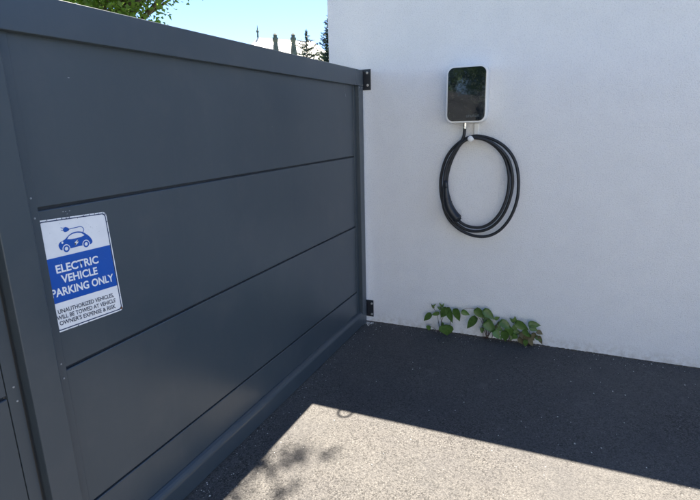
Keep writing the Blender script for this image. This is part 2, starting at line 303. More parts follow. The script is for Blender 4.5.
# ------------------------------------------------------------------ gate
def board(parent, y0, y1, z0, z1):
    """hollow plank with chamfered lips, front face at x=0"""
    c = .0022; prof = [(-.022, z0), (-c, z0), (0, z0+c), (0, z1-c), (-c, z1), (-.022, z1)]
    n = 9; V = []; F = []; k = len(prof); rnd = random.Random(int((z0+y0)*1000))
    ph = rnd.uniform(0, 6)
    for i in range(n):
        y = y0+(y1-y0)*i/(n-1)
        for x, z in prof: V.append((x + (.0009*math.sin(y*2.1+ph+z*5) if x > -.01 else 0), y, z))
    for i in range(n-1):
        for j in range(k):
            F.append((i*k+j, i*k+(j+1) % k, (i+1)*k+(j+1) % k, (i+1)*k+j))
    F.append(tuple(range(k))); F.append(tuple((n-1)*k+j for j in range(k))[::-1])
    bm = bmesh.new(); vs = [bm.verts.new(v) for v in V]
    for f in F: bm.faces.new([vs[i] for i in f])
    return from_bm('board', bm, M['paint'], parent)
ZG = [.1296, .2918, .7884, 1.2865, 1.772]
G = .0048
def boards(parent, y0, y1):
    for i in range(4):
        board(parent, y0, y1, ZG[i] + (G if i else -.006), ZG[i+1] - (G if i < 3 else 0))
    for z in ZG[1:4]: box('groove_tongue', (-.020, -.011, y0+.002, y1-.002, z-G-.003, z+G+.003), M['groove'], parent)
def rivet(parent, x, y, z, r=.0032):
    bm = bmesh.new(); bm_cyl(bm, (x+.0008, y, z), r, .0016, 'X', 10, r*.7); return from_bm('rivet', bm, M['rivet'], parent)

gate = tag(empty('driveway_gate', (0, -.05, 0)), 'anthracite panelled metal gate leaf hinged to the white wall, carrying the parking sign', 'gate', 'leaves of the double gate')
def gp(o):  # the gate empty sits at its hinge: keep the pieces where they were measured
    o.location = (o.location.x, o.location.y + .05, o.location.z); return o
root = gate
before = set(bpy.data.objects)
boards(root, -2.4645, -.1675)
box('channel_strip', (-.022, .0045, -2.5040, -2.4655, .1236, 1.772), M['paint'], root, .0012, 2)
box('channel_strip', (-.022, .0035, -.1665, -.1290, .1236, 1.772), M['paint'], root, .0012, 2)
box('stile', (-.03, .03, -2.5955, -2.5044, .012, 1.7565), M['paint'], root, .003, 3)
box('stile', (-.03, .03, -.1285, -.0545, .012, 1.7565), M['paint'], root, .003, 3)
box('top_rail', (-.0305, .0305, -2.5960, -.0540, 1.7570, 1.8605), M['paint'], root, .0025, 3)
# bottom rail with sloping ledge
def rail_profile(y0, y1, parent):
    pr = [(-.03, .018), (.026, .018), (.030, .022), (.030, .098), (.0285, .106), (.024, .114), (.016, .121), (.004, .1262), (-.03, .1262)]
    bm = bmesh.new(); k = len(pr); a = [bm.verts.new((x, y0, z)) for x, z in pr]; b = [bm.verts.new((x, y1, z)) for x, z in pr]
    for j in range(k): bm.faces.new((a[j], a[(j+1) % k], b[(j+1) % k], b[j]))
    bm.faces.new(a); bm.faces.new(b[::-1]); o = from_bm('bottom_rail', bm, M['paint'], parent)
    return o
rail_profile(-2.5040, -.1290, root)
for y, z in ((-2.4800, 1.3215), (-2.4790, 1.2640), (-2.4795, .8123), (-2.4785, .7642)): rivet(root, .0045, y, z)
for y, z in ((-.115, 1.7455), (-.075, 1.7445), (-.07, .160)): rivet(root, .030, y, z, .004)
# hinge brackets: angle plates bolted to the wall
def bracket(z0, z1, bz):
    bm = bmesh.new()
    bm_box(bm, -.045, .068, -.0055, -.0005, z0, z1, .001, 1)
    bm_box(bm, -.020, .012, -.053, -.0056, z0+.02, z1-.03, .001, 1)
    bm_box(bm, .012, .0165, -.0535, -.0056, z0+.012, z1-.012, .001, 1)
    h = from_bm('hinge_bracket', bm, M['bracket'], root)
    for (x, z) in bz:
        b2 = bmesh.new(); bm_cyl(b2, (x, -.008, z), .0085, .005, 'Y', 12); bm_cyl(b2, (x, -.013, z), .0065, .006, 'Y', 6); from_bm('bolt', b2, M['bolt'], h)
    return h
bracket(1.733, 1.871, ((.043, 1.847), (.046, 1.765)))
bracket(.045, .178, ((.055, .152), (.056, .066)))
for o in set(bpy.data.objects) - before:
    if o.parent == gate: gp(o)

gate2 = tag(empty('driveway_gate', (0, -5.1, 0)), 'second anthracite gate leaf at the left edge beside the sign, mostly out of view', 'gate', 'leaves of the double gate')
before = set(bpy.data.objects)
boards(gate2, -4.96, -2.6455)
box('channel_strip', (-.022, .0008, -2.6425, -2.6075, .1236, 1.772), M['paint'], gate2, .0012, 2)
box('stile', (-.0310, -.0225, -2.6425, -2.600, .012, 1.7565), M['paint'], gate2, .001, 1)
box('stile', (-.03, .03, -5.05, -4.961, .012, 1.7565), M['paint'], gate2, .003, 3)
box('top_rail', (-.0305, .0305, -5.05, -2.6065, 1.7570, 1.8605), M['paint'], gate2, .0025, 3)
rail_profile(-4.9605, -2.6075, gate2)
for y, z in ((-2.6223, .8097), (-2.6201, .7646), (-2.622, 1.31), (-2.6205, 1.262)): rivet(gate2, .0008, y, z)
for o in set(bpy.data.objects) - before:
    if o.parent == gate2: o.location.y += 5.1
post = tag(empty('gate_post', (0, -5.2, 0)), 'anthracite metal post holding the second gate leaf, behind the camera', 'post')
box('post_shaft', (-.06, .06, -.07, .07, 0, 1.95), M['paint'], post, .004, 2); box('post_cap', (-.066, .066, -.076, .076, 1.9505, 1.965), M['paint'], post, .003, 2)

# ------------------------------------------------------------------ sign
SX = .0022
sign = tag(empty('parking_sign', (SX, -2.36, .905)), 'blue and white metal sign reading electric vehicle parking only, fixed on the gate', 'sign')
def sp(u, v):  # u across 0..1, v down 0..1 -> y,z  (sheet is .25 x .345, its left edge tucked under the channel lip)
    TL, TR, BR, BL = (-2.4760, 1.2552), (-2.2405, 1.2440), (-2.2268, .8982), (-2.4760, .9104)
    return tuple((TL[i]*(1-u)+TR[i]*u)*(1-v) + (BL[i]*(1-u)+BR[i]*u)*v for i in (0, 1))
def curl(y, z):  # slightly bent sheet: the right corners stand off the board
    return 0.0
def sign_mesh(name, polys, x, mat, parent=sign, thick=0):
    V = []; F = []
    for P in polys:
        a = len(V); n = len(P)
        V += [(x+curl(y, z), y+2.36, z-.905) for y, z in P]; F.append(tuple(range(a, a+n)))
        if thick:
            V += [(x+curl(y, z)-thick, y+2.36, z-.905) for y, z in P]; F.append(tuple(range(a+2*n-1, a+n-1, -1)))
            for i in range(n): F.append((a+i, a+n+i, a+n+(i+1) % n, a+(i+1) % n))
    bm = bmesh.new(); vs = [bm.verts.new(v) for v in V]
    for f in F:
        try: bm.faces.new([vs[i] for i in f])
        except Exception: pass
    bmesh.ops.triangulate(bm, faces=bm.faces[:], ngon_method='EAR_CLIP')
    me = bpy.data.meshes.new(name); 
    bmesh.ops.recalc_face_normals(bm, faces=bm.faces[:])
    bm.to_mesh(me); bm.free(); me.materials.append(mat)
    return link(bpy.data.objects.new(name, me), parent)
def rrect(u0, u1, v0, v1, ru, rv, n=6):
    P = []
    for cu, cv, a0 in ((u1-ru, v0+rv, -90), (u1-ru, v1-rv, 0), (u0+ru, v1-rv, 90), (u0+ru, v0+rv, 180)):
        for k in range(n+1):
            a = R(a0+90*k/n); P.append(sp(cu+ru*math.cos(a), cv+rv*math.sin(a)))
    return P
sign_mesh('sign_plate', [rrect(0, 1, 0, 1, .055, .04)], 0.0, M['sign_white'], thick=.001)
A = rrect(.013, .984, .012, .987, .05, .036); B = rrect(.026, .969, .021, .977, .045, .032)
sign_mesh('border_line', [(A[i], A[(i+1) % len(A)], B[(i+1) % len(B)], B[i]) for i in range(len(A))], .0003, M['navy'])
sign_mesh('blue_band', [(( -2.4755, 1.1388), (-2.36, 1.1357), (-2.2440, 1.1326), (-2.2385, .9903), (-2.36, .9961), (-2.4755, 1.0015))], .0006, M['blue'])
# red-brown rust at the lower right corner
rnd = random.Random(3); c0 = sp(.975, .975)
sign_mesh('rust_spot', [[(c0[0]+.006*math.cos(a/9*6.283)*rnd.uniform(.4, 1.2), c0[1]+.007*math.sin(a/9*6.283)*rnd.uniform(.4, 1.2)) for a in range(9)]], .0007, M['rust'])
rnd = random.Random(19); chips = []
for _ in range(46):
    e = rnd.random()
    if e < .45: u, v = rnd.uniform(.965, 1.0), rnd.betavariate(.5, 1.1)
    elif e < .75: u, v = rnd.betavariate(1.2, .7), rnd.uniform(-.0, .02)
    else: u, v = rnd.uniform(.05, 1), rnd.uniform(.985, 1.0)
    u = min(u, .998); c1 = sp(u, max(.003, min(v, .997))); a_ = rnd.uniform(.0006, .0022)
    chips.append([(c1[0]+a_*math.cos(6.283*i/6)*rnd.uniform(.5, 1.2), c1[1]+a_*1.6*math.sin(6.283*i/6)*rnd.uniform(.5, 1.2)) for i in range(6)])
tag(sign_mesh('enamel_chips', chips, .0008, M['grey_ink']), kind='stuff')
def text_poly(name, s, y0, z0, y1, z1, cap, mat, x, bold=.0, xtra=0):
    cu = bpy.data.curves.new(name, 'FONT'); cu.body = s; cu.size = 1; cu.offset = bold; cu.resolution_u = 3; cu.fill_mode = 'FRONT'
    ob = bpy.data.objects.new(name, cu); col.objects.link(ob); bpy.context.view_layer.update()
    dg = bpy.context.evaluated_depsgraph_get(); me = bpy.data.meshes.new_from_object(ob.evaluated_get(dg))
    bpy.data.objects.remove(ob); 
    xs = [v.co.x for v in me.vertices]; ys = [v.co.y for v in me.vertices]
    a, b = min(xs), max(xs); H = .73
    for v in me.vertices:
        t = (v.co.x-a)/(b-a); h = v.co.y/H*cap
        y = y0+(y1-y0)*t - h*.035; z = z0+(z1-z0)*t+h
        v.co = (x+curl(y, z), y+2.36, z-.905)
    me.materials.clear(); me.materials.append(mat); me.name = name
    o = bpy.data.objects.new(name, me); return link(o, sign)
text_poly('lettering', 'ELECTRIC', -2.4425, 1.0905, -2.2955, 1.0850, .0255, M['sign_white'], .0009, .028)
text_poly('lettering', 'VEHICLE', -2.4310, 1.0570, -2.3045, 1.0500, .0250, M['sign_white'], .0009, .028)
text_poly('lettering', 'PARKING ONLY', -2.4690, 1.0215, -2.2480, 1.0100, .0255, M['sign_white'], .0009, .028)
text_poly('lettering', 'UNAUTHORIZED VEHICLES,', -2.4590, .9670, -2.2570, .9560, .0138, M['grey_ink'], .0006, .018)
text_poly('lettering', 'WILL BE TOWED AT VEHICLE', -2.4655, .9490, -2.2530, .9355, .0138, M['grey_ink'], .0006, .018)
text_poly('lettering', "OWNER'S EXPENSE & RISK", -2.4600, .9305, -2.2560, .9155, .0138, M['grey_ink'], .0006, .018)
# car symbol
def circ(c, r, n=20): return [(c[0]+r*math.cos(2*math.pi*k/n)*.96, c[1]+r*math.sin(2*math.pi*k/n)) for k in range(n)]
def ring(c, r0, r1, n=20):
    a = circ(c, r0, n); b = circ(c, r1, n); return [(a[i], a[(i+1) % n], b[(i+1) % n], b[i]) for i in range(n)]
def stroke(P, w):
    P = [Vector(q) for q in P]; out = []; L = []
    for i, q in enumerate(P):
        t = (P[min(i+1, len(P)-1)]-P[max(i-1, 0)]).normalized(); n = Vector((-t.y, t.x))*w/2; L.append((tuple(q+n), tuple(q-n)))
    return [(L[i][0], L[i+1][0], L[i+1][1], L[i][1]) for i in range(len(L)-1)]
def smooth2(P, sub=4):
    return [tuple(q[:2]) for q in spline([(a, b, 0) for a, b in P], sub)]
W1, W2, HL = WH
cs = sign_mesh('car_symbol', [smooth2(BODY+[BODY[0]], 3)[:-1]], .0006, M['blue'])
sign_mesh('car_window', [WIN], .0009, M['sign_white'], cs)
for c_, r_0 in ((W1, .0135), (W2, .0135)): sign_mesh('wheel_gap', [circ(c_, r_0)], .0009, M['sign_white'], cs)
sign_mesh('car_lamp', [circ(HL, .0035)], .0009, M['sign_white'], cs)
for c_ in (W1, W2): sign_mesh('wheel_ring', ring(c_, .0108, .0058), .0012, M['blue'], cs)
sign_mesh('bolt_symbol', [BOLT], .00095, M['sign_white'], cs)
sign_mesh('plug_symbol', stroke([tuple(q[:2]) for q in spline([(a, b, 0) for a, b in CORD], 4)], .0022)+[PLUG]+stroke(PR[:2], .0018)+stroke(PR[2:], .0018), .0007, M['blue'], sign)

# scuffs of bare metal on the gate above the sign and at the far end
rnd = random.Random(8)
def scuff(parts):
    V = []; F = []
    for (y, z, a, b) in parts:
        k = len(V); n = 7
        V += [(.0004, y+.05+a*math.cos(6.283*i/n)*rnd.uniform(.5, 1.2), z+b*math.sin(6.283*i/n)*rnd.uniform(.5, 1.2)) for i in range(n)]; F.append(tuple(range(k, k+n)))
    return tag(from_data('scuff_mark', V, F, M['rivet'], gate), kind='stuff')
scuff([(-2.387, 1.268, .0035, .0016), (-2.379, 1.267, .003, .0013), (-2.366, 1.2675, .003, .0013), (-2.3755, 1.259, .0022, .001)])
scuff([(-.3056+rnd.uniform(-.003, .003)+.02*t, 1.765-.085*t, .002, .007*rnd.uniform(.4, 1)) for t in (0, .15, .3, .5, .62, .8, .9, 1)])
scuff([(-2.30, 1.655, .004, .0012), (-1.2, 1.5, .0015, .0015), (-.36, 1.357, .004, .0015)])

# ------------------------------------------------------------------ wall charger
CX, CZ, CW, CH, CD = .7525, 1.6685, .256, .345, .115
ch = tag(empty('wall_charger', (CX, 0, CZ-CH/2)), 'white electric car charger with a black glass front mounted on the rendered wall', 'car charger')
def rr_pts(w, h, r, n=8):
    P = []
    for cx, cz, a0 in ((w/2-r, h/2-r, 0), (-w/2+r, h/2-r, 90), (-w/2+r, -h/2+r, 180), (w/2-r, -h/2+r, 270)):
        for k in range(n+1):
            a = R(a0+90*k/n); P.append((cx+r*math.cos(a), cz+r*math.sin(a)))
    return P
def rr_body(name, loops, mat, parent, dz):
    """loops: (w, h, r, y) front to back"""
    V = []; F = []; n = None
    for w, h, r, y in loops:
        P = rr_pts(w, h, r); n = len(P); V += [(a, y, b+dz) for a, b in P]
    for i in range(len(loops)-1):
        for k in range(n): F.append((i*n+k, i*n+(k+1) % n, (i+1)*n+(k+1) % n, (i+1)*n+k))
    F.append(tuple(range(n))); F.append(tuple((len(loops)-1)*n+k for k in range(n))[::-1])
    bm = bmesh.new(); vs = [bm.verts.new(v) for v in V]
    for f in F: bm.faces.new([vs[i] for i in f])
    return from_bm(name, bm, mat, parent)
rr_body('housing', [(CW-.010, CH-.010, .040, -CD), (CW-.003, CH-.003, .043, -CD+.002), (CW, CH, .045, -CD+.007), (CW, CH, .045, -.035), (CW-.012, CH-.012, .04, -.022), (CW-.012, CH-.012, .04, -.0005)], M['white_plastic'], ch, CH/2)
rr_body('glass_front', [(CW-.026, CH-.026, .036, -CD-.0035), (CW-.022, CH-.022, .038, -CD-.0025), (CW-.020, CH-.020, .039, -CD+.003)], M['glass'], ch, CH/2)
# faint printed maker's word mark at the lower right of the glass (not legible in the photograph: short grey strokes)
V = []; F = []
def lb(x0, x1, z0, z1):
    a = len(V); V.extend([(x0, -CD-.0039, z0), (x1, -CD-.0039, z0), (x1, -CD-.0039, z1), (x0, -CD-.0039, z1)]); F.append((a, a+1, a+2, a+3))
for i in range(6):
    x = .004+i*.014
    lb(x, x+.0022, .034, .048); lb(x+.0078, x+.010, .034, .048)
    lb(x+.0022, x+.0078, .046 if i % 2 else .034, .048 if i % 2 else .036)
from_data('word_mark', V, F, M['logo'], ch)
bm = bmesh.new(); bm_cyl(bm, (-.013, -.06, -.012), .0125, .024, 'Z', 8); bm_cyl(bm, (-.013, -.06, -.030), .0095, .014, 'Z', 14); from_bm('cable_gland', bm, M['nickel'], ch)

# hook below it
hk = tag(empty('cable_hook', (.785, 0, 1.39)), 'white round-ended hook plate on the wall holding the coiled cable', 'hook')
box('back_plate', (.004, .034, -.010, -.0005, -.005, .104), M['white_plastic'], hk, .003, 2)
bm = bmesh.new(); bm_cyl(bm, (.006, -.045, .002), .011, .080, 'Y', 14); from_bm('hook_arm', bm, M['white_plastic'], hk, True)
bm = bmesh.new(); bmesh.ops.create_uvsphere(bm, u_segments=16, v_segments=10, radius=.0185, matrix=Matrix.Translation((-.003, -.088, .005)) @ Matrix.Diagonal((1, .55, 1.05, 1))); from_bm('hook_knob', bm, M['white_plastic'], hk, True)

# the cable
cb = tag(empty('charging_cable', (.84, -.05, .76)), 'black charging cable coiled in loops on the hook under the charger, plug hanging down', 'cable')
CP = spline(CABLE, 6)
c_ = tube('cable', [Vector(q)-Vector((.84, -.05, .76)) for q in CP], .0099, M['rubber'], cb, 12)
PL = [Vector(q) for q in PLG]
PP = spline(PLG, 4)
rad = []
for i in range(len(PP)):
    t = i/(len(PP)-1)
    rad.append(.0160 + .0165*min(1, max(0, (t-.08)/.55))**.8 + (.0025 if t > .9 else 0))
pl = empty('plug', (0, 0, 0), 0, cb)
PPl = [Vector(q)-Vector((.84, -.05+.022, .76)) for q in PP]
tube('plug_handle', PPl, rad, M['rubber_plug'], cb, 16)
bpy.data.objects.remove(pl)
e = PPl[-1]; t = (PPl[-1]-PPl[-3]).normalized()
tube('plug_nozzle', [e+t*.0005, e+t*.006, e+t*.0062, e+t*.016], [.031, .031, .024, .023], M['rubber_plug'], cb, 16)
e0 = PPl[1]; t0 = (PPl[0]-PPl[3]).normalized()
tube('strain_relief', [e0+t0*.0, e0+t0*.012, e0+t0*.03, e0+t0*.045], [.0165, .0155, .0135, .0125], M['rubber_plug'], cb, 14)
for q in (.30, .38, .46):
    j = q*(len(PPl)-1); a = PPl[int(j)]; b_ = PPl[int(j)+1]; t1 = (b_-a).normalized(); rr = rad[int(j)]+.0018
    tube('grip_rib', [a, a+t1*.004], [rr, rr], M['rubber_plug'], cb, 14)
mid = PPl[len(PPl)//2]
ltc = bmesh.new(); bm_box(ltc, -.007, .007, -.006, .006, -.02, .02, .002, 1); lo = from_bm('latch_button', ltc, M['rubber_plug'], cb); lo.location = mid+Vector((.018, -.012, .006)); lo.rotation_euler = (0, R(-18), 0)

# ------------------------------------------------------------------ cable loop on the roof edge (its shadow shows on the drive)
lp = tag(empty('roof_cable_loop', (.175, 0, WH_+.006)), 'small black cable loop sticking out from the roof edge above the wall', 'cable')
k = WH_*.075
pts = []
cx_, cy_ = .178, .004
for i in range(20):
    a = R(35) - R(250)*i/19
    pts.append((cx_-.175+.037*math.cos(a)+.0, cy_+.046*math.sin(a)*1.05-.008, 0))
pts = [(pts[0][0]+.01, .12, 0)] + pts + [(pts[-1][0]-.01, .12, 0)]
tube('cable_loop', spline(pts, 2), .0068, M['rubber'], lp, 8)

# ------------------------------------------------------------------ weeds at the foot of the wall
def leaf_obj(parent, off, B, T, w, mat, rnd):
    B = Vector(B); T = Vector(T); ax = T-B; L = ax.length; ax.normalize()
    n = Vector((rnd.uniform(-.35, .35), -1, rnd.uniform(.1, .7))); n = (n-ax*n.dot(ax)).normalized(); s = ax.cross(n)
    prof = [(-.04, .0), (-.06, .28), (.10, .46), (.32, .5), (.58, .38), (.82, .16), (1.0, 0)]
    V = []; F = []
    for t, h in prof:
        dip = -.12*L*t*t
        c = B+ax*(L*max(t, 0) if h == 0 else L*t)+n*(dip)
        V.append(c); V.append(c+s*(h*w)+n*(h*w*.35)); V.append(c-s*(h*w)+n*(h*w*.35))
    V = [tuple(v-Vector(off)) for v in V]
    for i in range(len(prof)-1):
        a = 3*i; b = a+3; F += [(a, b, b+1, a+1), (a, a+2, b+2, b)]
    return from_data('leaf', V, F, mat, parent, True)
rnd = random.Random(11)
groups = [(0, 10, (.592, -.012, 0), 'leafy weed at the foot of the wall nearest the gate, heart-shaped leaves low down'),
          (10, 19, (.931, -.012, 0), 'spreading dark green weed with a long arching shoot, second from the gate'),
          (19, 27, (1.071, -.012, 0), 'dark leafy weed with a pale young shoot, growing between the arching and the brownish weed'),
          (27, 38, (1.2136, -.012, 0), 'weed with small brownish dry leaves at its foot, farthest right along the wall')]
def stem_group(x):
    return min(range(4), key=lambda i: abs(groups[i][2][0]-x))
plants = []
for a, b, off, lab in groups:
    w = tag(empty('weed_plant', off), lab, 'plant', 'weeds at the foot of the wall'); plants.append(w)
    for q in LEAVES[a:b]:
        leaf_obj(w, off, q[0:3], q[3:6], q[6], M['leaf%d' % q[7]], rnd)
rnd2 = random.Random(77)
for gi, n, xa, xb, za, zb in ((0, 3, -.07, .06, .03, .12), (1, 7, -.07, .10, .03, .15), (2, 6, -.05, .08, .02, .11), (3, 6, -.07, .08, .02, .10)):
    off = groups[gi][2]
    for k in range(n):
        bx, bz = off[0]+rnd2.uniform(xa, xb), rnd2.uniform(za, zb); by = -rnd2.uniform(.015, .06)
        a = rnd2.uniform(-1.2, 1.2); L = rnd2.uniform(.028, .055); T = (bx+L*math.sin(a), by-rnd2.uniform(0, .02), bz-L*math.cos(a)*.8)
        leaf_obj(plants[gi], off, (bx, by, bz), T, L*rnd2.uniform(.6, .8), M['leaf%d' % rnd2.choice((0, 0, 1, 1, 2) if gi < 3 else (0, 1, 3, 3))], rnd2)
        P = [Vector(q)-Vector(off) for q in spline([(off[0]+rnd2.uniform(-.015, .015), -.012, -.004), ((off[0]+bx)/2, by*.7, bz*.65), (bx, by, bz)], 3)]
        tube('stem', P, [.0016-.0009*j/len(P) for j in range(len(P))], M['stem'], plants[gi], 4)
for s in STEMS:
    i = stem_group(s[0][0]); off = Vector(groups[i][2]); P = spline([(q[0], q[1], q[2]) for q in s], 3)
    P = [Vector(q)-off for q in P]; P[0].z = -.005
    tube('stem', P, [.0022-.0012*k/len(P) for k in range(len(P))], M['stem'], plants[i], 5)

# soil and grit packed into the joint between asphalt and wall
rnd = random.Random(33); V = []; F = []; n = 420
for i in range(n):
    x = .0+3.6*i/(n-1); w = .006+.009*abs(math.sin(x*3.1+.5*math.sin(x*11)))*rnd.uniform(.3, 1.1)+(.012 if .5 < x < 1.35 else 0)*rnd.random(); h = .003+w*.32*rnd.uniform(.6, 1.2)
    V += [(x, -.0003, h), (x, -w*.5, h*.75+rnd.uniform(-.001, .001)), (x, -w, -.004)]
for i in range(n-1):
    for k in (0, 1): F.append((3*i+k, 3*i+k+1, 3*i+4+k, 3*i+3+k))
tag(from_data('joint_soil', V, F, M['soil']), 'thin line of dark soil packed into the joint at the foot of the wall', 'soil', kind='stuff')

# ------------------------------------------------------------------ loose gravel
def gravel(name, n, mat, szr, seed, kind):
    rnd = random.Random(seed); V = []; F = []
    for _ in range(n):
        q = rnd.random()
        if kind == 'edge':
            if q < .5: x = .02+rnd.expovariate(14); y = -rnd.uniform(.05, 2.6)
            else: x = rnd.uniform(.05, 3.2); y = -rnd.expovariate(14)-.004
        elif kind == 'pile': x = .045+rnd.gauss(0, .02); y = -.02-abs(rnd.gauss(0, .025))
        else: x = rnd.uniform(.04, 3.2); y = -rnd.uniform(.01, 3.2)
        s = szr[0]+(szr[1]-szr[0])*rnd.random()**3; a = len(V)
        z = .0+s*.15+.003*(math.sin(x*1.7+y*.9)+math.sin(y*2.3-x*.7+1.3))*.5
        rot = Quaternion((rnd.gauss(0, 1), rnd.gauss(0, 1), rnd.gauss(0, 1), rnd.gauss(0, 1))).normalized()
        for v in ((1, 0, 0), (-1, 0, 0), (0, 1, 0), (0, -1, 0), (0, 0, 1), (0, 0, -1)):
            d = rot @ (Vector(v)*s*rnd.uniform(.45, 1)); V.append((x+d.x, y+d.y, z+d.z*.7))
        for i in (0, 1):
            for j in (2, 3):
                for k in (4, 5): F.append((a+i, a+j, a+k))
    return tag(from_data(name, V, F, mat), kind='stuff')
tag(gravel('loose_gravel', 520, M['stone_w'], (.0014, .0072), 1, 'all'), 'pale specks of loose gravel scattered over the asphalt driveway', 'gravel')
tag(gravel('edge_gravel', 700, M['stone_w'], (.001, .005), 2, 'edge'), 'pale grit gathered along the foot of the gate and wall', 'gravel')
tag(gravel('dark_grit', 1500, M['stone_g'], (.0012, .004), 3, 'all'), 'grey grit lying all over the asphalt driveway', 'gravel')
tag(gravel('corner_rubble', 60, M['stone_w'], (.003, .011), 5, 'pile'), 'small heap of pale rubble under the lower hinge bracket', 'rubble')

# ------------------------------------------------------------------ trees
def leaf_cloud(blobs, n, size, seed, mat, name, parent, off, flat=.4, shell=.55):
    rng = np.random.default_rng(seed)
    bl = np.array([b[:3] for b in blobs]); rd = np.array([b[3:6] if len(b) > 5 else (b[3],)*3 for b in blobs], float)
    wgt = rd.prod(1)**(2/3); idx = rng.choice(len(blobs), n, p=wgt/wgt.sum())
    d = rng.normal(size=(n, 3)); d /= np.linalg.norm(d, axis=1)[:, None]
    rr = rng.random(n)**(1/3)*(1-shell)+shell*rng.random(n)**.15
    # sprays: pull leaves to sub-cluster centres
    c = bl[idx]+d*rr[:, None]*rd[idx]*.95
    ns = max(8, n//26); ctr = c[rng.choice(n, ns)]; pick = rng.integers(0, ns, n)
    c = ctr[pick]+rng.normal(size=(n, 3))*np.array([.17, .17, .12])*(size/.09)
    a = rng.normal(size=(n, 3)); a[:, 2] = a[:, 2]*flat-.35; a /= np.linalg.norm(a, axis=1)[:, None]
    up = rng.normal(size=(n, 3))*.6; up[:, 2] += 1; s = np.cross(a, up); s /= np.linalg.norm(s, axis=1)[:, None]
    nn = np.cross(s, a); L = size*rng.uniform(.6, 1.25, n)[:, None]; w = L*.36
    c = c-np.array(off)
    V = np.stack([c, c+a*L*.4+s*w+nn*w*.3, c+a*L-nn*L*.15, c+a*L*.4-s*w+nn*w*.3], 1).reshape(-1, 3)
    me = bpy.data.meshes.new(name); k = len(V)
    me.vertices.add(k); me.vertices.foreach_set('co', V.astype(np.float32).ravel())
    me.loops.add(2*3*n); i0 = np.arange(n)*4
    lo = np.stack([i0, i0+1, i0+2, i0, i0+2, i0+3], 1).ravel(); me.loops.foreach_set('vertex_index', lo.astype(np.int32))
    me.polygons.add(2*n); me.polygons.foreach_set('loop_start', (np.arange(2*n)*3).astype(np.int32))
    me.update(calc_edges=True); me.validate(); me.materials.append(mat)
    return link(bpy.data.objects.new(name, me), parent)
def limb_mesh(base, targets, r0, seed, parent, mat, name='trunk', fork=.35):
    rnd = random.Random(seed); V = []; F = []
    def add(P, rad, n=7):
        v, f = tube_data(P, rad, n); a = len(V); V.extend(v); F.extend([tuple(i+a for i in q) for q in f])
    tops = targets; b = Vector((0, 0, -.1)); cen = sum((Vector(t) for t in tops), Vector())/len(tops)
    fk = Vector((cen.x*.15, cen.y*.15, cen.z*fork))
    add(spline([b, fk*.5+Vector((.05, .03, 0)), fk, cen*.8], 4), [r0*(1-.075*i) for i in range(13)])
    for t in tops:
        t = Vector(t); st = fk.lerp(cen*.8, rnd.uniform(0, .8)); m = st.lerp(t, .5)+Vector((rnd.uniform(-.2, .2), rnd.uniform(-.2, .2), rnd.uniform(.05, .35)))
        add(spline([st, m, t], 4), [r0*.42*(1-.1*i) for i in range(9)], 5)
        for k in range(3):
            e = t+Vector((rnd.uniform(-.6, .6), rnd.uniform(-.6, .6), rnd.uniform(-.3, .5))); add([m, m.lerp(e, .5)+Vector((0, 0, .08)), e], [r0*.15, r0*.09, r0*.03], 4)
    return from_data(name, V, F, mat, parent, True)
def tree(name, base, blobs, n, size, seed, leafmat, label, cat='tree', r0=.16, fork=.35):
    t = tag(empty(name, base), label, cat)
    limb_mesh(base, [(b[0]-base[0], b[1]-base[1], b[2]-base[2]) for b in blobs], r0, seed, t, M['bark'], fork=fork)
    leaf_cloud(blobs, n, size, seed, leafmat, 'crown', t, base); return t
tree('broadleaf_tree', (-8.6, 4.0, 0),
     [(-5.5, 2.7, 3.55, .75), (-4.85, 2.6, 3.4, .55), (-6.3, 2.9, 3.6, .8), (-4.45, 2.55, 3.3, .38), (-7.4, 3.2, 4.2, 1.1), (-5.1, 2.5, 3.75, .5), (-4.2, 3.0, 4.5, .8), (-5.4, 3.6, 4.9, 1.1), (-3.4, 2.8, 4.75, .75),
      (-2.5, 2.2, 4.9, .6), (-1.7, 1.7, 5.0, .5), (-4.2, 3.8, 5.9, 1.2), (-2.9, 3.2, 5.7, .9), (-3.45, 2.45, 3.62, .36, .4, .28), (-2.9, 2.45, 3.75, .3, .4, .25)],
     24000, .085, 5, M['tree_leaf'], 'bright green broadleaf tree behind the gate at top left', r0=.15)
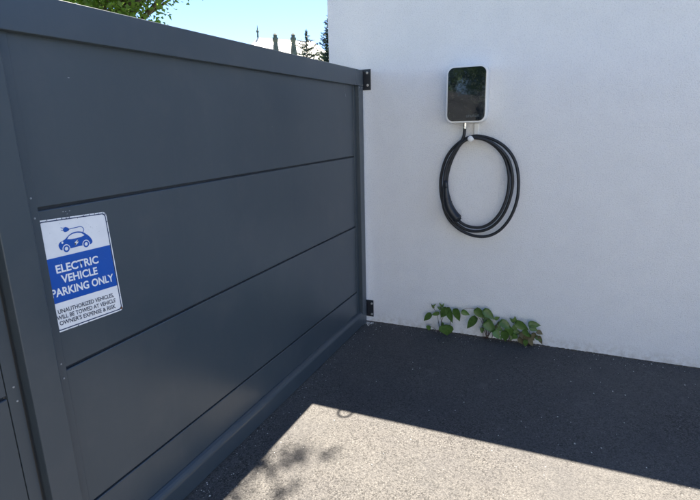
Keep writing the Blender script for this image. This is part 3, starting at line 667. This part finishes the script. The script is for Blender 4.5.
# outer branch whose leaves dapple the drive
br = bpy.data.objects.get('broadleaf_tree')
P0 = Vector((-8.6, 4.0, 0))
def spray(pts, n, size, seed):
    leaf_cloud([(x, y, z, r) for x, y, z, r in pts], n, size, seed, M['tree_leaf'], 'foliage_spray', br, tuple(P0))
hh = 7.0; ox, oy = -.075*hh-.07, .47*hh-.02
SH = [(.30, -1.69, .05), (.36, -1.64, .035), (.42, -1.60, .035), (.24, -1.77, .03), (.24, -1.95, .05), (.45, -1.84, .03), (.13, -1.74, .05), (.10, -1.9, .06), (.52, -1.58, .02), (.3, -2.1, .08)]
def small_spray():
    rng = random.Random(21); V = []; F = []
    for x, y, r in SH:
        for k in range(int(62*r/.05*.5)):
            c = Vector((x+ox+rng.gauss(0, r*1.1), y+oy+rng.gauss(0, r*.7), hh+rng.uniform(-.15, .15)))-P0
            a = Vector((rng.gauss(0, 1), rng.gauss(0, 1), -.5)).normalized(); s = a.cross(Vector((rng.uniform(-.5, .5), rng.uniform(-.5, .5), 1))).normalized()
            L = rng.uniform(.03, .055); i = len(V)
            V += [tuple(c), tuple(c+a*L*.4+s*L*.33), tuple(c+a*L), tuple(c+a*L*.4-s*L*.33)]; F.append((i, i+1, i+2, i+3))
    tag(from_data('foliage_spray', V, F, M['tree_leaf'], br), kind='stuff')
    tube('branch', spline([(-4.2+8.6, 3.3-4.0, 5.4), (-2.4+8.6, 2.4-4.0, 6.4), (-1.0+8.6, 1.7-4.0, 7.0), (-.25+8.6, 1.5-4.0, 7.0)], 4), [.045-.0033*i for i in range(13)], M['bark'], br, 6)
small_spray()

def spruce(base, h, wid, seed, label, tiers=15, dense=1.0, sparse=0.):
    t = tag(empty('spruce_tree', base), label, 'tree', 'spruces beyond the gate'); rnd = random.Random(seed)
    tube('trunk', [(0, 0, -.1), (.02, 0, h*.5), (0, 0, h)], [h*.018, h*.011, .012], M['bark'], t, 7)
    V = []; F = []
    for i in range(tiers):
        f = (i+.5)/tiers; z = h*(.12+.86*f); L0 = wid*(1-f)**.8+.08
        nb = max(3, int((5+4*(1-f))*dense))
        for k in range(nb):
            if rnd.random() < sparse: continue
            a = 6.283*(k+rnd.random()*.7)/nb; L = L0*rnd.uniform(.55, 1.15); up = rnd.uniform(-.25, .35)
            dx, dy = math.cos(a), math.sin(a); m = max(4, int(L*22))
            for j in range(m):
                s = (j+1)/m; c = Vector((dx*L*s, dy*L*s, z+L*(up*s+.25*s*s)))
                for q in range(4):
                    d = Vector((rnd.gauss(dx*.8, .7), rnd.gauss(dy*.8, .7), rnd.gauss(-.1, .5))).normalized()*(.10+.05*L0)*rnd.uniform(.7, 1.3)*(1.2-s*.5)
                    w = d.cross(Vector((rnd.gauss(0, 1), rnd.gauss(0, 1), rnd.gauss(0, 1)))).normalized()*d.length*.2; b = len(V)
                    V += [tuple(c-w), tuple(c+w), tuple(c+d)]; F.append((b, b+1, b+2))
    for q in range(60):
        b = len(V); c = Vector((0, 0, h*(.93+.07*q/60))); d = Vector((rnd.gauss(0, .5), rnd.gauss(0, .5), .8)).normalized()*.16; w = d.cross(Vector((rnd.gauss(0, 1), rnd.gauss(0, 1), 0))).normalized()*.03
        V += [tuple(c-w), tuple(c+w), tuple(c+d)]; F.append((b, b+1, b+2))
    from_data('crown', V, F, M['needle'], t); return t
q = (-10.034, 18.0, 5.628); spruce((q[0], 18, 0), q[2], 2.7, 2, 'sparse small spruce in front of the pale roof', 26, .8, .3)
q = (-7.041, 14.0, 5.28); spruce((q[0]+.10, 14, 0), q[2], 1.1, 7, 'narrow dark spruce half hidden by the white wall corner', 44, 1.2)
q = (-10.829, 20.0, 4.691); 
tree('garden_shrub', (q[0]-.3, 20.5, 0), [(q[0]-.9, 20.5, q[2]-.4, .8), (q[0]+.2, 20.6, q[2]-.2, .75), (q[0]+.9, 20.5, q[2]-.5, .7), (q[0]-.2, 20.5, q[2]-1.4, 1.2)], 2500, .14, 9, M['hedge_leaf'], 'low green shrub between the spruces, its top just above the gate', 'shrub', .08)

# far house
hs = tag(empty('far_house', (-19.15, 31.85, 0), math.atan2(3.7, 2.5)), 'distant house with a pale hipped roof and two ornate chimneys above the gate', 'house')
zr, ze, hl, ex, ey = 7.9, 4.2, 2.3, 3.4, 3.6
bm = bmesh.new()
rv = [bm.verts.new(c) for c in ((-hl-ex, -ey, ze), (hl+ex, -ey, ze), (hl+ex, ey, ze), (-hl-ex, ey, ze), (-hl, 0, zr), (hl, 0, zr))]
for f in ((0, 1, 5, 4), (1, 2, 5), (2, 3, 4, 5), (3, 0, 4), (0, 3, 2, 1)): bm.faces.new([rv[i] for i in f])
rf = from_bm('roof', bm, M['roof'], hs)
# roof courses (raised tile ribs), joined relief
V = []; F = []
for i in range(1, 12):
    f = i/12; z = ze+(zr-ze)*f; e = 1-f
    for sgn in (-1, 1):
        x0, x1 = -hl-ex*e, hl+ex*e; y = sgn*ey*e; a = len(V)
        V += [(x0, y+sgn*.03, z+.01), (x1, y+sgn*.03, z+.01), (x1, y+sgn*.03, z+.05), (x0, y+sgn*.03, z+.05)]; F.append((a, a+1, a+2, a+3))
tag(from_data('tile_courses', V, F, M['roof'], rf), kind='stuff')
wl = box('wall', (-hl-ex+.4, hl+ex-.4, -ey+.4, ey-.4, 0, ze-.002), M['facade'], hs)
for s in (-1, 1):
    for i in range(5):
        x = -4+2*i; w = box('window', (x-.45, x+.45, s*(ey-.4)-.03, s*(ey-.4)+.03, 1.4, 3.1), M['win'], hs)
def chimney(x, y, zt):
    c = empty('chimney', (x, y, 0), 0, hs)
    bm = bmesh.new()
    for z0, z1, a, b in ((5.0, 6.9, .36, .22), (6.9, zt-.58, .22, .15)):
        r = bmesh.ops.create_cone(bm, cap_ends=True, segments=8, radius1=a, radius2=b, depth=z1-z0, matrix=Matrix.Translation((0, 0, (z0+z1)/2)))
    from_bm('chimney_shaft', bm, M['chim'], c)
    bm = bmesh.new()
    bm_cyl(bm, (0, 0, zt-.5), .15, .16, 'Z', 8, .22); bm_cyl(bm, (0, 0, zt-.34), .22, .16, 'Z', 8, .22); bm_cyl(bm, (0, 0, zt-.17), .15, .18, 'Z', 8, .13); bm_cyl(bm, (0, 0, zt-.03), .18, .10, 'Z', 8, .09)
    from_bm('chimney_cap', bm, M['chim'], c)
inv = (Matrix.Translation((-19.15, 31.85, 0)) @ Matrix.Rotation(math.atan2(3.7, 2.5), 4, 'Z')).inverted()
for q in ((-18.747, 29.6, 7.958), (-17.836, 30.6, 8.021)):
    w = inv @ Vector(q); chimney(w.x, w.y, w.z)
bm = bmesh.new(); bm_cyl(bm, (-hl, 0, zr+.2), .07, .4, 'Z', 8, .05); bmesh.ops.create_uvsphere(bm, u_segments=8, v_segments=6, radius=.11, matrix=Matrix.Translation((-hl, 0, zr+.42))); bm_cyl(bm, (-hl, 0, zr+.65), .05, .4, 'Z', 6, .01)
from_bm('finial', bm, M['chim'], hs)

# behind the camera: what the glass front mirrors, then an added house for bounced light
tree('garden_tree', (-1.5, -9.6, 0), [(-1.6, -9.4, 2.6, 1.3), (-2.6, -9.2, 3.8, 1.5), (-.6, -9.6, 3.7, 1.5), (-1.6, -9.4, 5.2, 1.7), (-.4, -9.3, 2.5, .8)], 15000, .12, 31, M['tree_leaf'], 'broadleaf tree across the drive, seen only mirrored in the charger glass')
hb = tag(empty('clipped_hedge', (0, -10.8, 0)), 'dark clipped hedge along the far side of the drive, mirrored in the charger glass', 'hedge')
leaf_cloud([(x, -10.8, z, .75) for x in np.arange(-8, -.4, .9) for z in (.6, 1.4)], 9000, .11, 41, M['hedge_leaf'], 'foliage', hb, (0, -10.8, 0), shell=.4)
Vb = []; 
for x in np.arange(-8, -.4, 1.8):
    tube('stem', [(x, 0, -.1), (x+.05, .03, .8), (x, 0, 1.6)], [.05, .04, .015], M['bark'], hb, 6)

nh = tag(empty('added_fill_house', (7.5, -15.6, 0)), 'added pale grey house, unseen behind the camera, bouncing sunlight onto the charger wall and gate', 'house')  # added out of view to bounce sunlight onto the shaded wall and gate
box('wall', (-6.5, 6.5, -4, 3.5, -.1, 5.6), M['facade_fill'], nh)
bm = bmesh.new()
rv = [bm.verts.new(c) for c in ((-7, -4.5, 5.602), (7, -4.5, 5.602), (7, 4, 5.602), (-7, 4, 5.602), (-3, -.2, 7.8), (3, -.2, 7.8))]
for f in ((0, 1, 5, 4), (1, 2, 5), (2, 3, 4, 5), (3, 0, 4), (0, 3, 2, 1)): bm.faces.new([rv[i] for i in f])
from_bm('roof', bm, M['roof'], nh)
for x in (-4.6, -1.6, 1.6, 4.6):
    for z in (1.0, 3.7):
        if x == 1.6 and z < 2: continue
        f = box('window', (x-.55, x+.55, 3.46, 3.53, z, z+1.3), M['white_plastic'], nh, .01, 1)
        box('pane', (x-.48, x-.03, 3.50, 3.535, z+.07, z+1.23), M['win'], f); box('pane', (x+.03, x+.48, 3.50, 3.535, z+.07, z+1.23), M['win'], f)
d = box('door', (1.1, 2.1, 3.46, 3.54, 0, 2.1), M['paint'], nh, .01, 1)
box('handle', (1.2, 1.24, 3.54, 3.58, .95, 1.15), M['nickel'], d)
